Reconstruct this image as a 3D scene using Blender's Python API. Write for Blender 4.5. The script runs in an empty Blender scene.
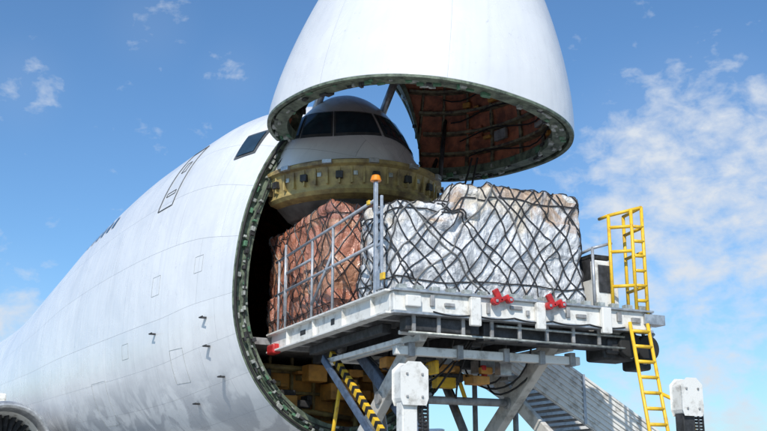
import bpy, bmesh, math, random
from mathutils import Vector, Matrix, noise
random.seed(7)
C=bpy.context.scene.collection
R=math.radians
# ------------------------------------------------------------ materials
def new_mat(name):
    m=bpy.data.materials.new(name); m.use_nodes=True
    nt=m.node_tree; b=nt.nodes['Principled BSDF']; return m,nt,b
def L(nt,a,b): nt.links.new(a,b)
def mat(name,col,rough=.5,metal=0,col2=None,scale=3,thr=(.4,.65),bump=.0,bscale=40):
    m,nt,b=new_mat(name); N=nt.nodes
    b.inputs['Roughness'].default_value=rough; b.inputs['Metallic'].default_value=metal
    tc=N.new('ShaderNodeTexCoord')
    if col2 is None: col2=tuple(c*.6 for c in col)
    n=N.new('ShaderNodeTexNoise'); n.inputs['Scale'].default_value=scale; n.inputs['Detail'].default_value=9; n.inputs['Roughness'].default_value=.65
    L(nt,tc.outputs['Object'],n.inputs['Vector'])
    r=N.new('ShaderNodeValToRGB'); r.color_ramp.elements[0].position=thr[0]; r.color_ramp.elements[1].position=thr[1]
    r.color_ramp.elements[0].color=(*col2,1); r.color_ramp.elements[1].color=(*col,1)
    L(nt,n.outputs['Fac'],r.inputs['Fac']); L(nt,r.outputs['Color'],b.inputs['Base Color'])
    if bump:
        n2=N.new('ShaderNodeTexNoise'); n2.inputs['Scale'].default_value=bscale; n2.inputs['Detail'].default_value=5
        L(nt,tc.outputs['Object'],n2.inputs['Vector'])
        bp=N.new('ShaderNodeBump'); bp.inputs['Strength'].default_value=bump; bp.inputs['Distance'].default_value=.02
        L(nt,n2.outputs['Fac'],bp.inputs['Height']); L(nt,bp.outputs['Normal'],b.inputs['Normal'])
    return m
def skin_mat(name,bw,bh,dirty,line=.5,base=.80):
    m,nt,b=new_mat(name); N=nt.nodes
    uv=N.new('ShaderNodeUVMap'); uv.uv_map='UVMap'
    tc=N.new('ShaderNodeTexCoord')
    br=N.new('ShaderNodeTexBrick'); br.inputs['Scale'].default_value=1; br.inputs['Mortar Size'].default_value=.007
    br.inputs['Mortar Smooth'].default_value=.6
    br.inputs['Brick Width'].default_value=bw; br.inputs['Row Height'].default_value=bh; br.offset=.37; br.squash=1
    br.inputs['Color1'].default_value=(base,base*1.01,base*1.02,1); br.inputs['Color2'].default_value=(base*.94,base*.96,base*.98,1); br.inputs['Mortar'].default_value=(line,line*1.02,line*1.05,1)
    L(nt,uv.outputs['UV'],br.inputs['Vector'])
    n=N.new('ShaderNodeTexNoise'); n.inputs['Scale'].default_value=.5; n.inputs['Detail'].default_value=10; n.inputs['Roughness'].default_value=.7; n.inputs['Distortion'].default_value=.6
    L(nt,tc.outputs['Object'],n.inputs['Vector'])
    r=N.new('ShaderNodeValToRGB'); r.color_ramp.elements[0].position=.34; r.color_ramp.elements[1].position=.62
    r.color_ramp.elements[0].color=(1-dirty,1-dirty*.97,1-dirty*.9,1); r.color_ramp.elements[1].color=(1,1,1,1)
    L(nt,n.outputs['Fac'],r.inputs['Fac'])
    mx=N.new('ShaderNodeMixRGB'); mx.blend_type='MULTIPLY'; mx.inputs['Fac'].default_value=1
    L(nt,br.outputs['Color'],mx.inputs['Color1']); L(nt,r.outputs['Color'],mx.inputs['Color2'])
    mp=N.new('ShaderNodeMapping'); mp.inputs['Scale'].default_value=(2.2,.12,1)
    L(nt,uv.outputs['UV'],mp.inputs['Vector'])
    n3=N.new('ShaderNodeTexNoise'); n3.inputs['Scale'].default_value=3; n3.inputs['Detail'].default_value=6
    L(nt,mp.outputs['Vector'],n3.inputs['Vector'])
    r3=N.new('ShaderNodeValToRGB'); r3.color_ramp.elements[0].position=.3; r3.color_ramp.elements[1].position=.52
    r3.color_ramp.elements[0].color=(1-dirty*.8,1-dirty*.77,1-dirty*.72,1); r3.color_ramp.elements[1].color=(1,1,1,1)
    L(nt,n3.outputs['Fac'],r3.inputs['Fac'])
    mx2=N.new('ShaderNodeMixRGB'); mx2.blend_type='MULTIPLY'; mx2.inputs['Fac'].default_value=.8
    L(nt,mx.outputs['Color'],mx2.inputs['Color1']); L(nt,r3.outputs['Color'],mx2.inputs['Color2'])
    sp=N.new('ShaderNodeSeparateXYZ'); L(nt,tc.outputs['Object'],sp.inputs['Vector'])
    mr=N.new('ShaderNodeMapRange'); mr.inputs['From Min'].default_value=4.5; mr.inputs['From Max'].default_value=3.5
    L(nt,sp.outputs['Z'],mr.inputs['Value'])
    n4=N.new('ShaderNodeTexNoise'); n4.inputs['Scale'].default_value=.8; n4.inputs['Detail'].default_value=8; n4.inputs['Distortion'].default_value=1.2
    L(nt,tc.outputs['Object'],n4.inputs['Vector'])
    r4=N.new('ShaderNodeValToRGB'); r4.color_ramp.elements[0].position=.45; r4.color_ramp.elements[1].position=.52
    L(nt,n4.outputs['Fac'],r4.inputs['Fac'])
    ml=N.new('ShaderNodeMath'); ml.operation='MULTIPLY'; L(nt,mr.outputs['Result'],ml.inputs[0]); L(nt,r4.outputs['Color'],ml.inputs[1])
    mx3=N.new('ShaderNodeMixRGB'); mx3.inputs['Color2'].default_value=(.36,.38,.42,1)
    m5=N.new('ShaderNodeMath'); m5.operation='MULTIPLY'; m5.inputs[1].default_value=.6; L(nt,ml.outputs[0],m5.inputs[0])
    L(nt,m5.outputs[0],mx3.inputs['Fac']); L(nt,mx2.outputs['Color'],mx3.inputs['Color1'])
    # small scuffs and touch-up spots
    n8=N.new('ShaderNodeTexNoise'); n8.inputs['Scale'].default_value=5; n8.inputs['Detail'].default_value=10; n8.inputs['Roughness'].default_value=.8
    L(nt,tc.outputs['Object'],n8.inputs['Vector'])
    r8=N.new('ShaderNodeValToRGB'); r8.color_ramp.elements[0].position=.30; r8.color_ramp.elements[1].position=.40
    r8.color_ramp.elements[0].color=(.72,.73,.74,1); r8.color_ramp.elements[1].color=(1,1,1,1); L(nt,n8.outputs['Fac'],r8.inputs['Fac'])
    mx8=N.new('ShaderNodeMixRGB'); mx8.blend_type='MULTIPLY'; mx8.inputs['Fac'].default_value=1
    L(nt,mx3.outputs['Color'],mx8.inputs['Color1']); L(nt,r8.outputs['Color'],mx8.inputs['Color2'])
    L(nt,mx8.outputs['Color'],b.inputs['Base Color'])
    rr=N.new('ShaderNodeMapRange'); rr.inputs['To Min'].default_value=.16; rr.inputs['To Max'].default_value=.38; L(nt,n.outputs['Fac'],rr.inputs['Value']); L(nt,rr.outputs['Result'],b.inputs['Roughness'])
    bp=N.new('ShaderNodeBump'); bp.inputs['Strength'].default_value=.3; bp.inputs['Distance'].default_value=.01; bp.invert=True
    L(nt,br.outputs['Fac'],bp.inputs['Height'])
    n6=N.new('ShaderNodeTexNoise'); n6.inputs['Scale'].default_value=1.3; n6.inputs['Detail'].default_value=2
    L(nt,tc.outputs['Object'],n6.inputs['Vector'])
    bp2=N.new('ShaderNodeBump'); bp2.inputs['Strength'].default_value=.35; bp2.inputs['Distance'].default_value=.06
    L(nt,n6.outputs['Fac'],bp2.inputs['Height']); L(nt,bp.outputs['Normal'],bp2.inputs['Normal'])
    L(nt,bp2.outputs['Normal'],b.inputs['Normal'])
    return m
M={}
M['skin']=skin_mat('aircraft_skin',2.4,1.15,.11,.48,.82)
M['nose']=skin_mat('nose_skin',3.1,2.6,.08,.45,.76)
M['glass']=mat('cockpit_glass',(.03,.06,.09),.05,0,(.02,.04,.06))
M['seal']=mat('rubber_seal',(.03,.03,.03),.7)
M['line']=mat('panel_gap',(.10,.11,.12),.7)
M['primer']=mat('primer_frame',(.26,.24,.15),.6,0,(.08,.06,.05),6,(.4,.6),.3,30)
M['rim']=mat('rim_flange',(.17,.21,.15),.6,0,(.045,.06,.045),5,(.38,.6),.3,30)
M['brownint']=mat('interior_lining',(.52,.18,.10),.6,0,(.20,.07,.045),2.6,(.40,.60),.8,9)
M['yellowint']=mat('zinc_primer',(.44,.34,.13),.55,0,(.17,.12,.06),2.5,(.38,.6),.3,20)
M['ochre']=mat('orange_bulkhead',(.70,.34,.07),.6,0,(.26,.13,.04),1.5,(.35,.6),.3,15)  # ochre base, brightened to put golden light into the colour of the shadowed interior
M['alu']=mat('bare_aluminium',(.60,.61,.62),.38,.6,(.36,.37,.38),7)
M['fit']=mat('latch_fittings',(.55,.57,.54),.45,.3,(.24,.26,.24),9)
M['green']=mat('green_fittings',(.12,.28,.16),.5,0,(.06,.13,.08),9)
M['white']=mat('worn_white_paint',(.74,.73,.69),.45,0,(.42,.40,.36),4,(.32,.50),.15,30)
M['grey']=mat('grey_steel',(.36,.36,.36),.5,.1,(.18,.175,.17),5,(.35,.6),.2,30)
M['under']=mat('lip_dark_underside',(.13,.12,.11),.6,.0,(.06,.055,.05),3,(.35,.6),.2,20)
M['rail']=mat('galvanised_rail',(.50,.53,.58),.4,.3,(.33,.35,.38),8)
M['beige']=mat('scissor_paint',(.60,.58,.54),.5,0,(.30,.28,.25),3,(.33,.5),.2,30)
M['dark']=mat('dark_steel',(.06,.06,.065),.6,.1,(.02,.02,.02),6)
M['blue']=mat('blue_grey_steel',(.12,.17,.26),.5,.2,(.06,.08,.12),6)
M['yellow']=mat('yellow_paint',(.80,.50,.03),.45,0,(.50,.29,.04),7,(.32,.48))
M['red']=mat('red_paint',(.62,.03,.03),.4,0,(.35,.02,.02),7)
M['orange']=mat('beacon_lens',(.9,.28,.02),.25)
M['black']=mat('black_rubber',(.02,.02,.022),.7)
M['tyre']=mat('tyre',(.025,.025,.025),.8)
M['net']=mat('cargo_net_rope',(.04,.04,.045),.8)
M['netw']=mat('cargo_net_pale',(.24,.235,.23),.8)

def wrap_mat(name,cA,cB,cC,zlo,zhi,sil,film=(.74,.76,.79),fdark=(.38,.40,.43),bs=1.0):
    m,nt,b=new_mat(name); N=nt.nodes
    tc=N.new('ShaderNodeTexCoord')
    br=N.new('ShaderNodeTexVoronoi'); br.distance='CHEBYCHEV'; br.inputs['Scale'].default_value=1.35; br.inputs['Randomness'].default_value=.3
    L(nt,tc.outputs['Object'],br.inputs['Vector'])
    sx=N.new('ShaderNodeSeparateColor'); L(nt,br.outputs['Color'],sx.inputs['Color'])
    r=N.new('ShaderNodeValToRGB'); r.color_ramp.interpolation='CONSTANT'
    e=r.color_ramp.elements; e[0].color=(*cA,1); e[1].position=.38; e[1].color=(*cB,1); q=e.new(.76); q.color=(*cC,1)
    L(nt,sx.outputs[0],r.inputs['Fac'])
    n=N.new('ShaderNodeTexNoise'); n.inputs['Scale'].default_value=1.7; n.inputs['Detail'].default_value=7; n.inputs['Roughness'].default_value=.6; n.inputs['Distortion'].default_value=.8
    L(nt,tc.outputs['Object'],n.inputs['Vector'])
    sp=N.new('ShaderNodeSeparateXYZ'); L(nt,tc.outputs['Object'],sp.inputs['Vector'])
    mr=N.new('ShaderNodeMapRange'); mr.inputs['From Min'].default_value=zhi; mr.inputs['From Max'].default_value=zlo
    mr.inputs['To Min'].default_value=-.03; mr.inputs['To Max'].default_value=.25
    L(nt,sp.outputs['Z'],mr.inputs['Value'])
    ad=N.new('ShaderNodeMath'); ad.operation='ADD'; L(nt,n.outputs['Fac'],ad.inputs[0]); L(nt,mr.outputs['Result'],ad.inputs[1])
    rr=N.new('ShaderNodeValToRGB'); rr.color_ramp.elements[0].position=sil-.06; rr.color_ramp.elements[1].position=sil+.06
    rr.color_ramp.elements[0].color=(.22,.22,.22,1); rr.color_ramp.elements[1].color=(.92,.92,.92,1)
    L(nt,ad.outputs[0],rr.inputs['Fac'])
    n2=N.new('ShaderNodeTexNoise'); n2.inputs['Scale'].default_value=2.6; n2.inputs['Detail'].default_value=6; n2.inputs['Roughness'].default_value=.55; n2.inputs['Distortion'].default_value=3.0
    mp=N.new('ShaderNodeMapping'); mp.inputs['Scale'].default_value=(1,1,.55); L(nt,tc.outputs['Object'],mp.inputs['Vector'])
    L(nt,mp.outputs['Vector'],n2.inputs['Vector'])
    r2=N.new('ShaderNodeValToRGB'); r2.color_ramp.elements[0].position=.36; r2.color_ramp.elements[0].color=(*fdark,1); r2.color_ramp.elements[1].position=.56; r2.color_ramp.elements[1].color=(*film,1)
    L(nt,n2.outputs['Fac'],r2.inputs['Fac'])
    mx=N.new('ShaderNodeMixRGB'); L(nt,rr.outputs['Color'],mx.inputs['Fac']); L(nt,r.outputs['Color'],mx.inputs['Color1']); L(nt,r2.outputs['Color'],mx.inputs['Color2'])
    L(nt,mx.outputs['Color'],b.inputs['Base Color'])
    b.inputs['Roughness'].default_value=.24; b.inputs['Coat Weight'].default_value=.7; b.inputs['Coat Roughness'].default_value=.07
    bp=N.new('ShaderNodeBump'); bp.inputs['Strength'].default_value=.8*bs; bp.inputs['Distance'].default_value=.09
    L(nt,n2.outputs['Fac'],bp.inputs['Height'])
    n7=N.new('ShaderNodeTexVoronoi'); n7.feature='DISTANCE_TO_EDGE'; n7.inputs['Scale'].default_value=7
    mxv=N.new('ShaderNodeMixRGB'); mxv.inputs['Fac'].default_value=.35; L(nt,tc.outputs['Object'],mxv.inputs['Color1']); L(nt,n.outputs['Color'],mxv.inputs['Color2'])
    L(nt,mxv.outputs['Color'],n7.inputs['Vector'])
    bp2=N.new('ShaderNodeBump'); bp2.inputs['Strength'].default_value=.65*bs; bp2.inputs['Distance'].default_value=.06
    L(nt,n7.outputs['Distance'],bp2.inputs['Height']); L(nt,bp.outputs['Normal'],bp2.inputs['Normal'])
    L(nt,bp2.outputs['Normal'],b.inputs['Normal']); L(nt,bp2.outputs['Normal'],b.inputs['Coat Normal'])
    return m
M['wrap']=wrap_mat('plastic_wrapped_cartons',(.66,.57,.44),(.76,.73,.67),(.46,.29,.16),5.9,7.2,.56)
M['wrapb']=wrap_mat('brown_wrapped_cartons',(.50,.17,.09),(.42,.14,.08),(.52,.24,.13),4.8,6.2,.70,(.50,.40,.37),(.30,.14,.10))

# ------------------------------------------------------------ helpers
def empty(name,loc=(0,0,0),rz=0):
    e=bpy.data.objects.new(name,None); C.objects.link(e); e.location=loc; e.rotation_euler=(0,0,rz); return e
def mk(name,bm,m,par=None,smooth=False,bevel=0):
    me=bpy.data.meshes.new(name); bm.to_mesh(me); bm.free()
    o=bpy.data.objects.new(name,me); C.objects.link(o)
    for mm in (m if isinstance(m,(list,tuple)) else [m]): me.materials.append(mm)
    if smooth:
        for p in me.polygons: p.use_smooth=True
    if bevel:
        b=o.modifiers.new('b','BEVEL'); b.width=bevel; b.segments=2; b.limit_method='ANGLE'
    if par: o.parent=par
    return o
def add_box(bm,c,s,rot=None):
    r=bmesh.ops.create_cube(bm,size=1)
    mt=Matrix.Translation(Vector(c))@(rot.to_4x4() if rot else Matrix())@Matrix.Diagonal((*s,1))
    bmesh.ops.transform(bm,matrix=mt,verts=r['verts'])
def box(name,c,s,m,par=None,rot=None,bevel=.01):
    bm=bmesh.new(); add_box(bm,c,s,rot); return mk(name,bm,m,par,bevel=bevel)
def boxes(name,lst,m,par=None,bevel=.008):
    bm=bmesh.new()
    for t in lst: add_box(bm,*t)
    return mk(name,bm,m,par,bevel=bevel)
def add_tube(bm,a,b,r,seg=10,cap=True):
    a=Vector(a);b=Vector(b);d=b-a; q=d.to_track_quat('Z','Y')
    bmesh.ops.create_cone(bm,cap_ends=cap,segments=seg,radius1=r,radius2=r,depth=d.length,matrix=Matrix.Translation((a+b)/2)@q.to_matrix().to_4x4())
def tubes(name,lst,r,m,par=None,seg=10):
    bm=bmesh.new()
    for a,b in lst: add_tube(bm,a,b,r,seg)
    o=mk(name,bm,m,par)
    for p in o.data.polygons: p.use_smooth=len(p.vertices)==4
    return o
def add_beam(bm,a,b,w,h):
    a=Vector(a);b=Vector(b);d=b-a
    x=d.normalized(); up=Vector((0,0,1)) if abs(x.z)<.98 else Vector((1,0,0))
    y=up.cross(x).normalized(); z=x.cross(y)
    rot=Matrix((x,y,z)).transposed()
    add_box(bm,(a+b)/2,(d.length,w,h),rot)
def beam(name,a,b,w,h,m,par=None,bevel=.012):
    bm=bmesh.new(); add_beam(bm,a,b,w,h); return mk(name,bm,m,par,bevel=bevel)
def poly_curve(name,paths,r,m,par=None):
    cu=bpy.data.curves.new(name,'CURVE'); cu.dimensions='3D'; cu.bevel_depth=r; cu.bevel_resolution=1
    for p in paths:
        s=cu.splines.new('POLY'); s.points.add(len(p)-1)
        for i,q in enumerate(p): s.points[i].co=(*q,1)
    cu.materials.append(m); o=bpy.data.objects.new(name,cu); C.objects.link(o)
    if par: o.parent=par
    return o

# ------------------------------------------------------------ fuselage shape
KEY=[(-70,.4,8.4,8.9,8.0,2),(-58,2.5,6.6,9.1,3.9,2),(-48,3.5,5.8,9.2,2.3,2),(-30,3.55,5.7,9.2,2.1,2),(-24,3.55,5.7,9.5,2.1,2.0),
(-18,3.55,5.7,10.5,2.1,2.15),(-13,3.55,5.8,11.2,2.1,2.3),(-8,3.5,5.8,11.6,2.1,2.3),(-4,3.4,5.8,11.6,2.2,2.25),(-1.6,3.2,5.9,11.3,2.4,2.12),(0,3.0,5.9,10.75,2.6,2.0)]
def sec(x):
    K=KEY
    if x>=0: return K[-1][1:]
    for i in range(len(K)-1):
        if K[i][0]<=x<=K[i+1][0]:
            p0=K[max(i-1,0)];p1=K[i];p2=K[i+1];p3=K[min(i+2,len(K)-1)]
            h=p2[0]-p1[0]; t=(x-p1[0])/h; out=[]
            for j in range(1,6):
                d=(p2[j]-p1[j])/h
                dl=(p1[j]-p0[j])/(p1[0]-p0[0]) if p1[0]!=p0[0] else d
                dr=(p3[j]-p2[j])/(p3[0]-p2[0]) if p3[0]!=p2[0] else d
                m1=(d+dl)/2 if d*dl>0 else 0
                m2=(d+dr)/2 if d*dr>0 else (0 if p3[0]!=p2[0] else d)
                t2=t*t;t3=t2*t
                out.append((2*t3-3*t2+1)*p1[j]+(t3-2*t2+t)*h*m1+(-2*t3+3*t2)*p2[j]+(t3-t2)*h*m2)
            return out
def sg(v,e): return math.copysign(abs(v)**e,v)
def pt(x,th,k=1.0):
    W,zc,top,bot,p=sec(x)
    y=W*sg(math.cos(th),2/p)*k; s=sg(math.sin(th),2/p)
    z=zc+(top-zc if s>0 else zc-bot)*s*k
    return (x,y,z)
YAW=R(5)
plane=empty('cargo_airplane',(0,0,0),YAW)
def loft(name,xs,k,m,n=112,flip=False):
    bm=bmesh.new(); uvl=bm.loops.layers.uv.new('UVMap'); rows=[]
    for x in xs: rows.append([bm.verts.new(pt(x,2*math.pi*i/n-math.pi/2,k)) for i in range(n)])
    for a in range(len(xs)-1):
        for i in range(n):
            j=(i+1)%n
            vs=[rows[a][i],rows[a][j],rows[a+1][j],rows[a+1][i]]; us=[(xs[a],i),(xs[a],i+1),(xs[a+1],i+1),(xs[a+1],i)]
            if flip: vs.reverse(); us.reverse()
            f=bm.faces.new(vs)
            for l,u in zip(f.loops,us): l[uvl].uv=(u[0]+80,u[1]*26/n)
    return mk(name,bm,m,plane,True)
xs=[-70+i*1.5 for i in range(27)]+[-29.5+i*.75 for i in range(34)]+[-4+i*.25 for i in range(17)]
xs=sorted(set(round(v,3) for v in xs))
loft('fuselage_skin',xs,1,M['skin'])
loft('inner_lining',[-16,-12,-9,-6,-4,-3,-2,-1.5,-1,-.5,-.12],.93,M['brownint'],flip=True)
n=112; bm=bmesh.new()
prof=[(0,1.0),(.03,.995),(.03,.965),(-.06,.96),(-.06,.935),(.0,.93),(.0,.875),(-.3,.87)]
rows=[]
for dx,k in prof:
    rows.append([bm.verts.new((dx,)+pt(0,2*math.pi*i/n-math.pi/2,k)[1:]) for i in range(n)])
for a in range(len(prof)-1):
    for i in range(n):
        j=(i+1)%n; bm.faces.new([rows[a][i],rows[a][j],rows[a+1][j],rows[a+1][i]])
mk('nose_cut_flange',bm,M['rim'],plane)
poly_curve('door_seal',[[(.05,)+pt(0,2*math.pi*i/n-math.pi/2,.982)[1:] for i in range(n+1)]],.03,M['seal'],plane)
fa=[];fb=[];fc=[]
for i in range(190):
    th=2*math.pi*(i+random.uniform(-.3,.3))/190-math.pi/2
    k=random.uniform(.885,.965)
    p=pt(0,th,k); p2=pt(0,th+.01,k)
    ang=math.atan2(p2[2]-p[2],p2[1]-p[1]); rot=Matrix.Rotation(ang,3,'X')
    s=(random.uniform(.05,.16),random.uniform(.04,.16),random.uniform(.03,.11))
    random.choice([fa,fa,fb,fc]).append(((s[0]/2-.03,p[1],p[2]),s,rot))
boxes('latch_fittings',fa,M['fit'],plane); boxes('green_latches',fb,M['green'],plane); boxes('dark_latches',fc,M['dark'],plane)
poly_curve('rim_wiring',[[(.06+.02*math.sin(i*.9),)+pt(0,2*math.pi*i/150-math.pi/2,.915+.006*math.sin(i*.55))[1:] for i in range(151)]],.014,M['black'],plane)
bm=bmesh.new()
for x in [-.7,-1.4,-2.1,-2.8,-3.6,-4.4,-5.4,-6.4,-8]:
    ring=[]
    for i in range(72):
        th=2*math.pi*i/72
        ring.append([bm.verts.new((xx,)+pt(x,th,k)[1:]) for xx,k in ((x-.04,.928),(x-.04,.885),(x+.04,.885),(x+.04,.928))])
    for i in range(72):
        j=(i+1)%72
        for a in range(3): bm.faces.new([ring[i][a],ring[i][a+1],ring[j][a+1],ring[j][a]])
mk('interior_ribs',bm,M['yellowint'],plane)
box('main_deck_floor',(-6.2,0,4.86),(12,5.2,.16),M['grey'],plane)
box('aft_cabin_bulkhead',(-15,0,6),(.1,5.4,4.6),M['dark'],plane)
bm=bmesh.new()
vs=[bm.verts.new((-1.9,)+pt(-1.9,2*math.pi*i/64,.92)[1:]) for i in range(64)]
low=[v for v in vs if v.co.z<4.8]
low.sort(key=lambda v:math.atan2(v.co.z-4.8,v.co.y)); bm.faces.new(low)
for v in vs:
    if v.co.z>=4.8: bm.verts.remove(v)
mk('lower_bulkhead',bm,M['ochre'],plane)
boxes('bulkhead_stiffeners',[((-1.85,y,3.75),(.1,.07,2.0)) for y in (-1.8,-1.2,-.6,0,.6,1.2,1.8)]+[((-1.83,0,z),(.08,4.4,.07)) for z in (3.3,3.9,4.4)],M['yellowint'],plane)
tubes('lower_ducts',[((-1.6,-2.2,4.5),(-1.5,2.2,4.4)),((-1.5,-1.7,3.6),(-1.4,.8,3.3)),((-1.3,.9,4.5),(-1.3,.9,3.0))],.07,M['yellowint'],plane)
boxes('lower_equipment',[((-1.2,-1.2,3.5),(.7,.6,.5)),((-1.2,.4,3.9),(.6,.8,.4)),((-1.1,1.6,3.6),(.6,.5,.7)),((-1.0,-.4,4.3),(.4,.5,.4))],M['ochre'],plane,.03)
rb=[]
for i in range(36):
    rb.append(((-1.6+random.uniform(0,.5),random.uniform(-2,2),random.uniform(3.1,4.6)),(random.uniform(.1,.4),random.uniform(.1,.5),random.uniform(.06,.25))))
boxes('lower_avionics',rb[:18],M['ochre'],plane,.02); boxes('lower_boxes',rb[18:28],M['dark'],plane,.02); boxes('lower_plates',rb[28:],M['yellowint'],plane,.02)
# ---- flight deck shell forward of the cut
XL=1.95; ZB=8.75; KY=.85; KZ=1.18; H0=4.85
def g(x): return max(0,1-(max(x,0)/XL)**1.5)**.85
def domept(x,th):
    _,y,z=pt(0,th); y*=KY; z=ZB+(z-ZB)*KZ
    q=g(x); return (x,y*q,ZB+(z-ZB)*q)
th0=math.asin((ZB-5.9)/H0)
bm=bmesh.new(); uvl=bm.loops.layers.uv.new('UVMap')
xd=[-1.2,-.6]+[XL*(1-(1-i/22)**1.6) for i in range(23)]; nn=48; rows=[]
for x in xd: rows.append([bm.verts.new(domept(x,th0+(math.pi-2*th0)*i/nn)) for i in range(nn+1)] if x>=0 else [bm.verts.new(Vector(domept(0,th0+(math.pi-2*th0)*i/nn))+Vector((x,0,0))) for i in range(nn+1)])
for a in range(len(xd)-1):
    for i in range(nn):
        f=bm.faces.new([rows[a][i],rows[a][i+1],rows[a+1][i+1],rows[a+1][i]])
        for l,u in zip(f.loops,[(a,i),(a,i+1),(a+1,i+1),(a+1,i)]): l[uvl].uv=(u[0]*.1,u[1]*.13)
bmesh.ops.remove_doubles(bm,verts=bm.verts,dist=.001)
mk('flight_deck_shell',bm,M['skin'],plane,True)
def inside(x,y,z):
    if x>=XL: return False
    q=g(x)
    if q<=0: return False
    y0=y/q/KY; z0=ZB+(z-ZB)/q/KZ
    return (y0/3.0)**2+((z0-5.9)/H0)**2<1
def surf(al,z,cx=-.9,off=.015):
    dx,dy=math.cos(al),math.sin(al); lo,hi=.05,6
    for _ in range(40):
        m_=(lo+hi)/2
        if inside(cx+dx*m_,dy*m_,z): lo=m_
        else: hi=m_
    return (cx+dx*(lo+off),dy*(lo+off),z+off*.6)
def wpatch(bm,a0,a1,z0,z1,z0b=None,z1b=None,off=.02,N=6):
    z0b=z0 if z0b is None else z0b; z1b=z1 if z1b is None else z1b
    gr=[]
    for i in range(N+1):
        t=i/N; gr.append([bm.verts.new(surf(a0+(a1-a0)*t,(z0+(z0b-z0)*t)*(1-j/N)+(z1+(z1b-z1)*t)*j/N,off=off)) for j in range(N+1)])
    for i in range(N):
        for j in range(N): bm.faces.new([gr[i][j],gr[i+1][j],gr[i+1][j+1],gr[i][j+1]])
wins=[(2,27,9.66,10.26,9.64,10.28),(30,50,9.64,10.28,9.68,10.30),(53,72,9.69,10.30,9.75,10.32)]
bmg=bmesh.new(); bmf=bmesh.new()
for s in (-1,1):
    for a0,a1,z0,z1,z0b,z1b in wins:
        wpatch(bmg,s*R(a0),s*R(a1),z0,z1,z0b,z1b,.03)
        wpatch(bmf,s*R(a0-1.2),s*R(a1+1.2),z0-.07,z1+.06,z0b-.07,z1b+.06,.012)
def sidept(x,z,off=.012,side=-1):
    W,zc,top,bot,p=sec(x); h=(top-zc) if z>zc else (zc-bot)
    y=W*max(0,1-(abs(z-zc)/h)**p)**(1/p)
    return (x,side*(y+off),z+off*.5*(1 if z>zc+1 else 0))
def spatch(bm,x0,x1,z0,z1,off,N=8,side=-1,skew=0):
    gr=[[bm.verts.new(sidept(x0+(x1-x0)*i/N+skew*j/N,z0+(z1-z0)*j/N,off,side)) for j in range(N+1)] for i in range(N+1)]
    for i in range(N):
        for j in range(N): bm.faces.new([gr[i][j],gr[i+1][j],gr[i+1][j+1],gr[i][j+1]])
for s in (-1,1):
    spatch(bmg,-1.4,-.75,9.5,10.1,.035,8,s,-.1); spatch(bmf,-1.48,-.67,9.44,10.17,.015,8,s,-.1)
    for xw in (-10.6,-11.3,-12,-12.7,-13.4,-14.1):
        spatch(bmg,xw,xw+.28,9.6,10.0,.02,4,s)
mk('windshield_glass',bmg,M['glass'],plane,True); mk('window_frames',bmf,M['line'],plane,True)
def outline(x0,x1,z0,z1,side=-1):
    pts=[]; N=10
    for i in range(N): pts.append(sidept(x0+(x1-x0)*i/N,z0,.004,side))
    for i in range(N): pts.append(sidept(x1,z0+(z1-z0)*i/N,.004,side))
    for i in range(N): pts.append(sidept(x1+(x0-x1)*i/N,z1,.004,side))
    for i in range(N+1): pts.append(sidept(x0,z1+(z0-z1)*i/N,.004,side))
    return pts
poly_curve('crew_door_outline',[outline(-5.3,-4.3,8.9,10.7),outline(-5.3,-4.3,8.9,10.7,1)],.016,M['line'],plane)
poly_curve('crew_door_details',[outline(-4.95,-4.65,10.0,10.3),outline(-5.1,-4.5,9.3,9.4)],.010,M['line'],plane)
poly_curve('access_panel_outlines',[outline(-3.2,-2.5,4.1,4.9),outline(-9.5,-8.2,3.4,4.6),outline(-4.4,-3.9,6.4,6.9),outline(-1.9,-1.5,6.6,7.0),outline(-6.5,-6.0,5.0,5.4)],.003,M['fit'],plane)
bm=bmesh.new()
for x,z in ((-1.2,5.45),(-1.2,4.8),(-1.0,4.1),(-4,5.4),(-2.6,3.6)):
    p=Vector(sidept(x,z,0)); add_box(bm,p+Vector((0,-.07,0)),(.1,.14,.035)); add_tube(bm,p+Vector((-.05,-.14,0)),p+Vector((.18,-.15,0)),.016,8)
mk('pitot_probes',bm,M['dark'],plane)
# ---- lip under the flight deck
DZ=.56; BS=.87
def lip_ring(z,a,b,x0,n=48):
    return [(x0+a*math.cos(t),b*BS*math.sin(t),z) for t in [-math.pi/2+math.pi*i/n for i in range(n+1)]]
bm=bmesh.new(); prof=[(8.26,1.9,1.9),(8.24,2.45,2.45),(8.18,2.60,2.55),(8.10,2.60,2.55),(8.06,2.48,2.45),(7.66,2.36,2.36),(7.56,2.40,2.38),(7.48,2.3,2.3),(7.36,1.6,1.8)]
rows=[[bm.verts.new(v) for v in lip_ring(z+DZ,a,b,-.25)] for z,a,b in prof]
for a in range(len(rows)-1):
    for i in range(48): bm.faces.new([rows[a][i],rows[a][i+1],rows[a+1][i+1],rows[a+1][i]])
bm.faces.new(rows[0]); bm.faces.new(rows[-1])
mk('flight_deck_floor_beam',bm,M['yellowint'],plane)
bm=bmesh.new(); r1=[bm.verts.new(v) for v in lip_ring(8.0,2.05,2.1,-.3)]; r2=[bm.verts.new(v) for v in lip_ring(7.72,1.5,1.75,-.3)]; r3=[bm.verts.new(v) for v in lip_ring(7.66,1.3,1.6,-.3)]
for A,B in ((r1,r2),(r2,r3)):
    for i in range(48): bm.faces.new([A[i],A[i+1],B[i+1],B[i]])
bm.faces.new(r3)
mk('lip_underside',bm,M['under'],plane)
st=[];bl=[];hl=[]
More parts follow.
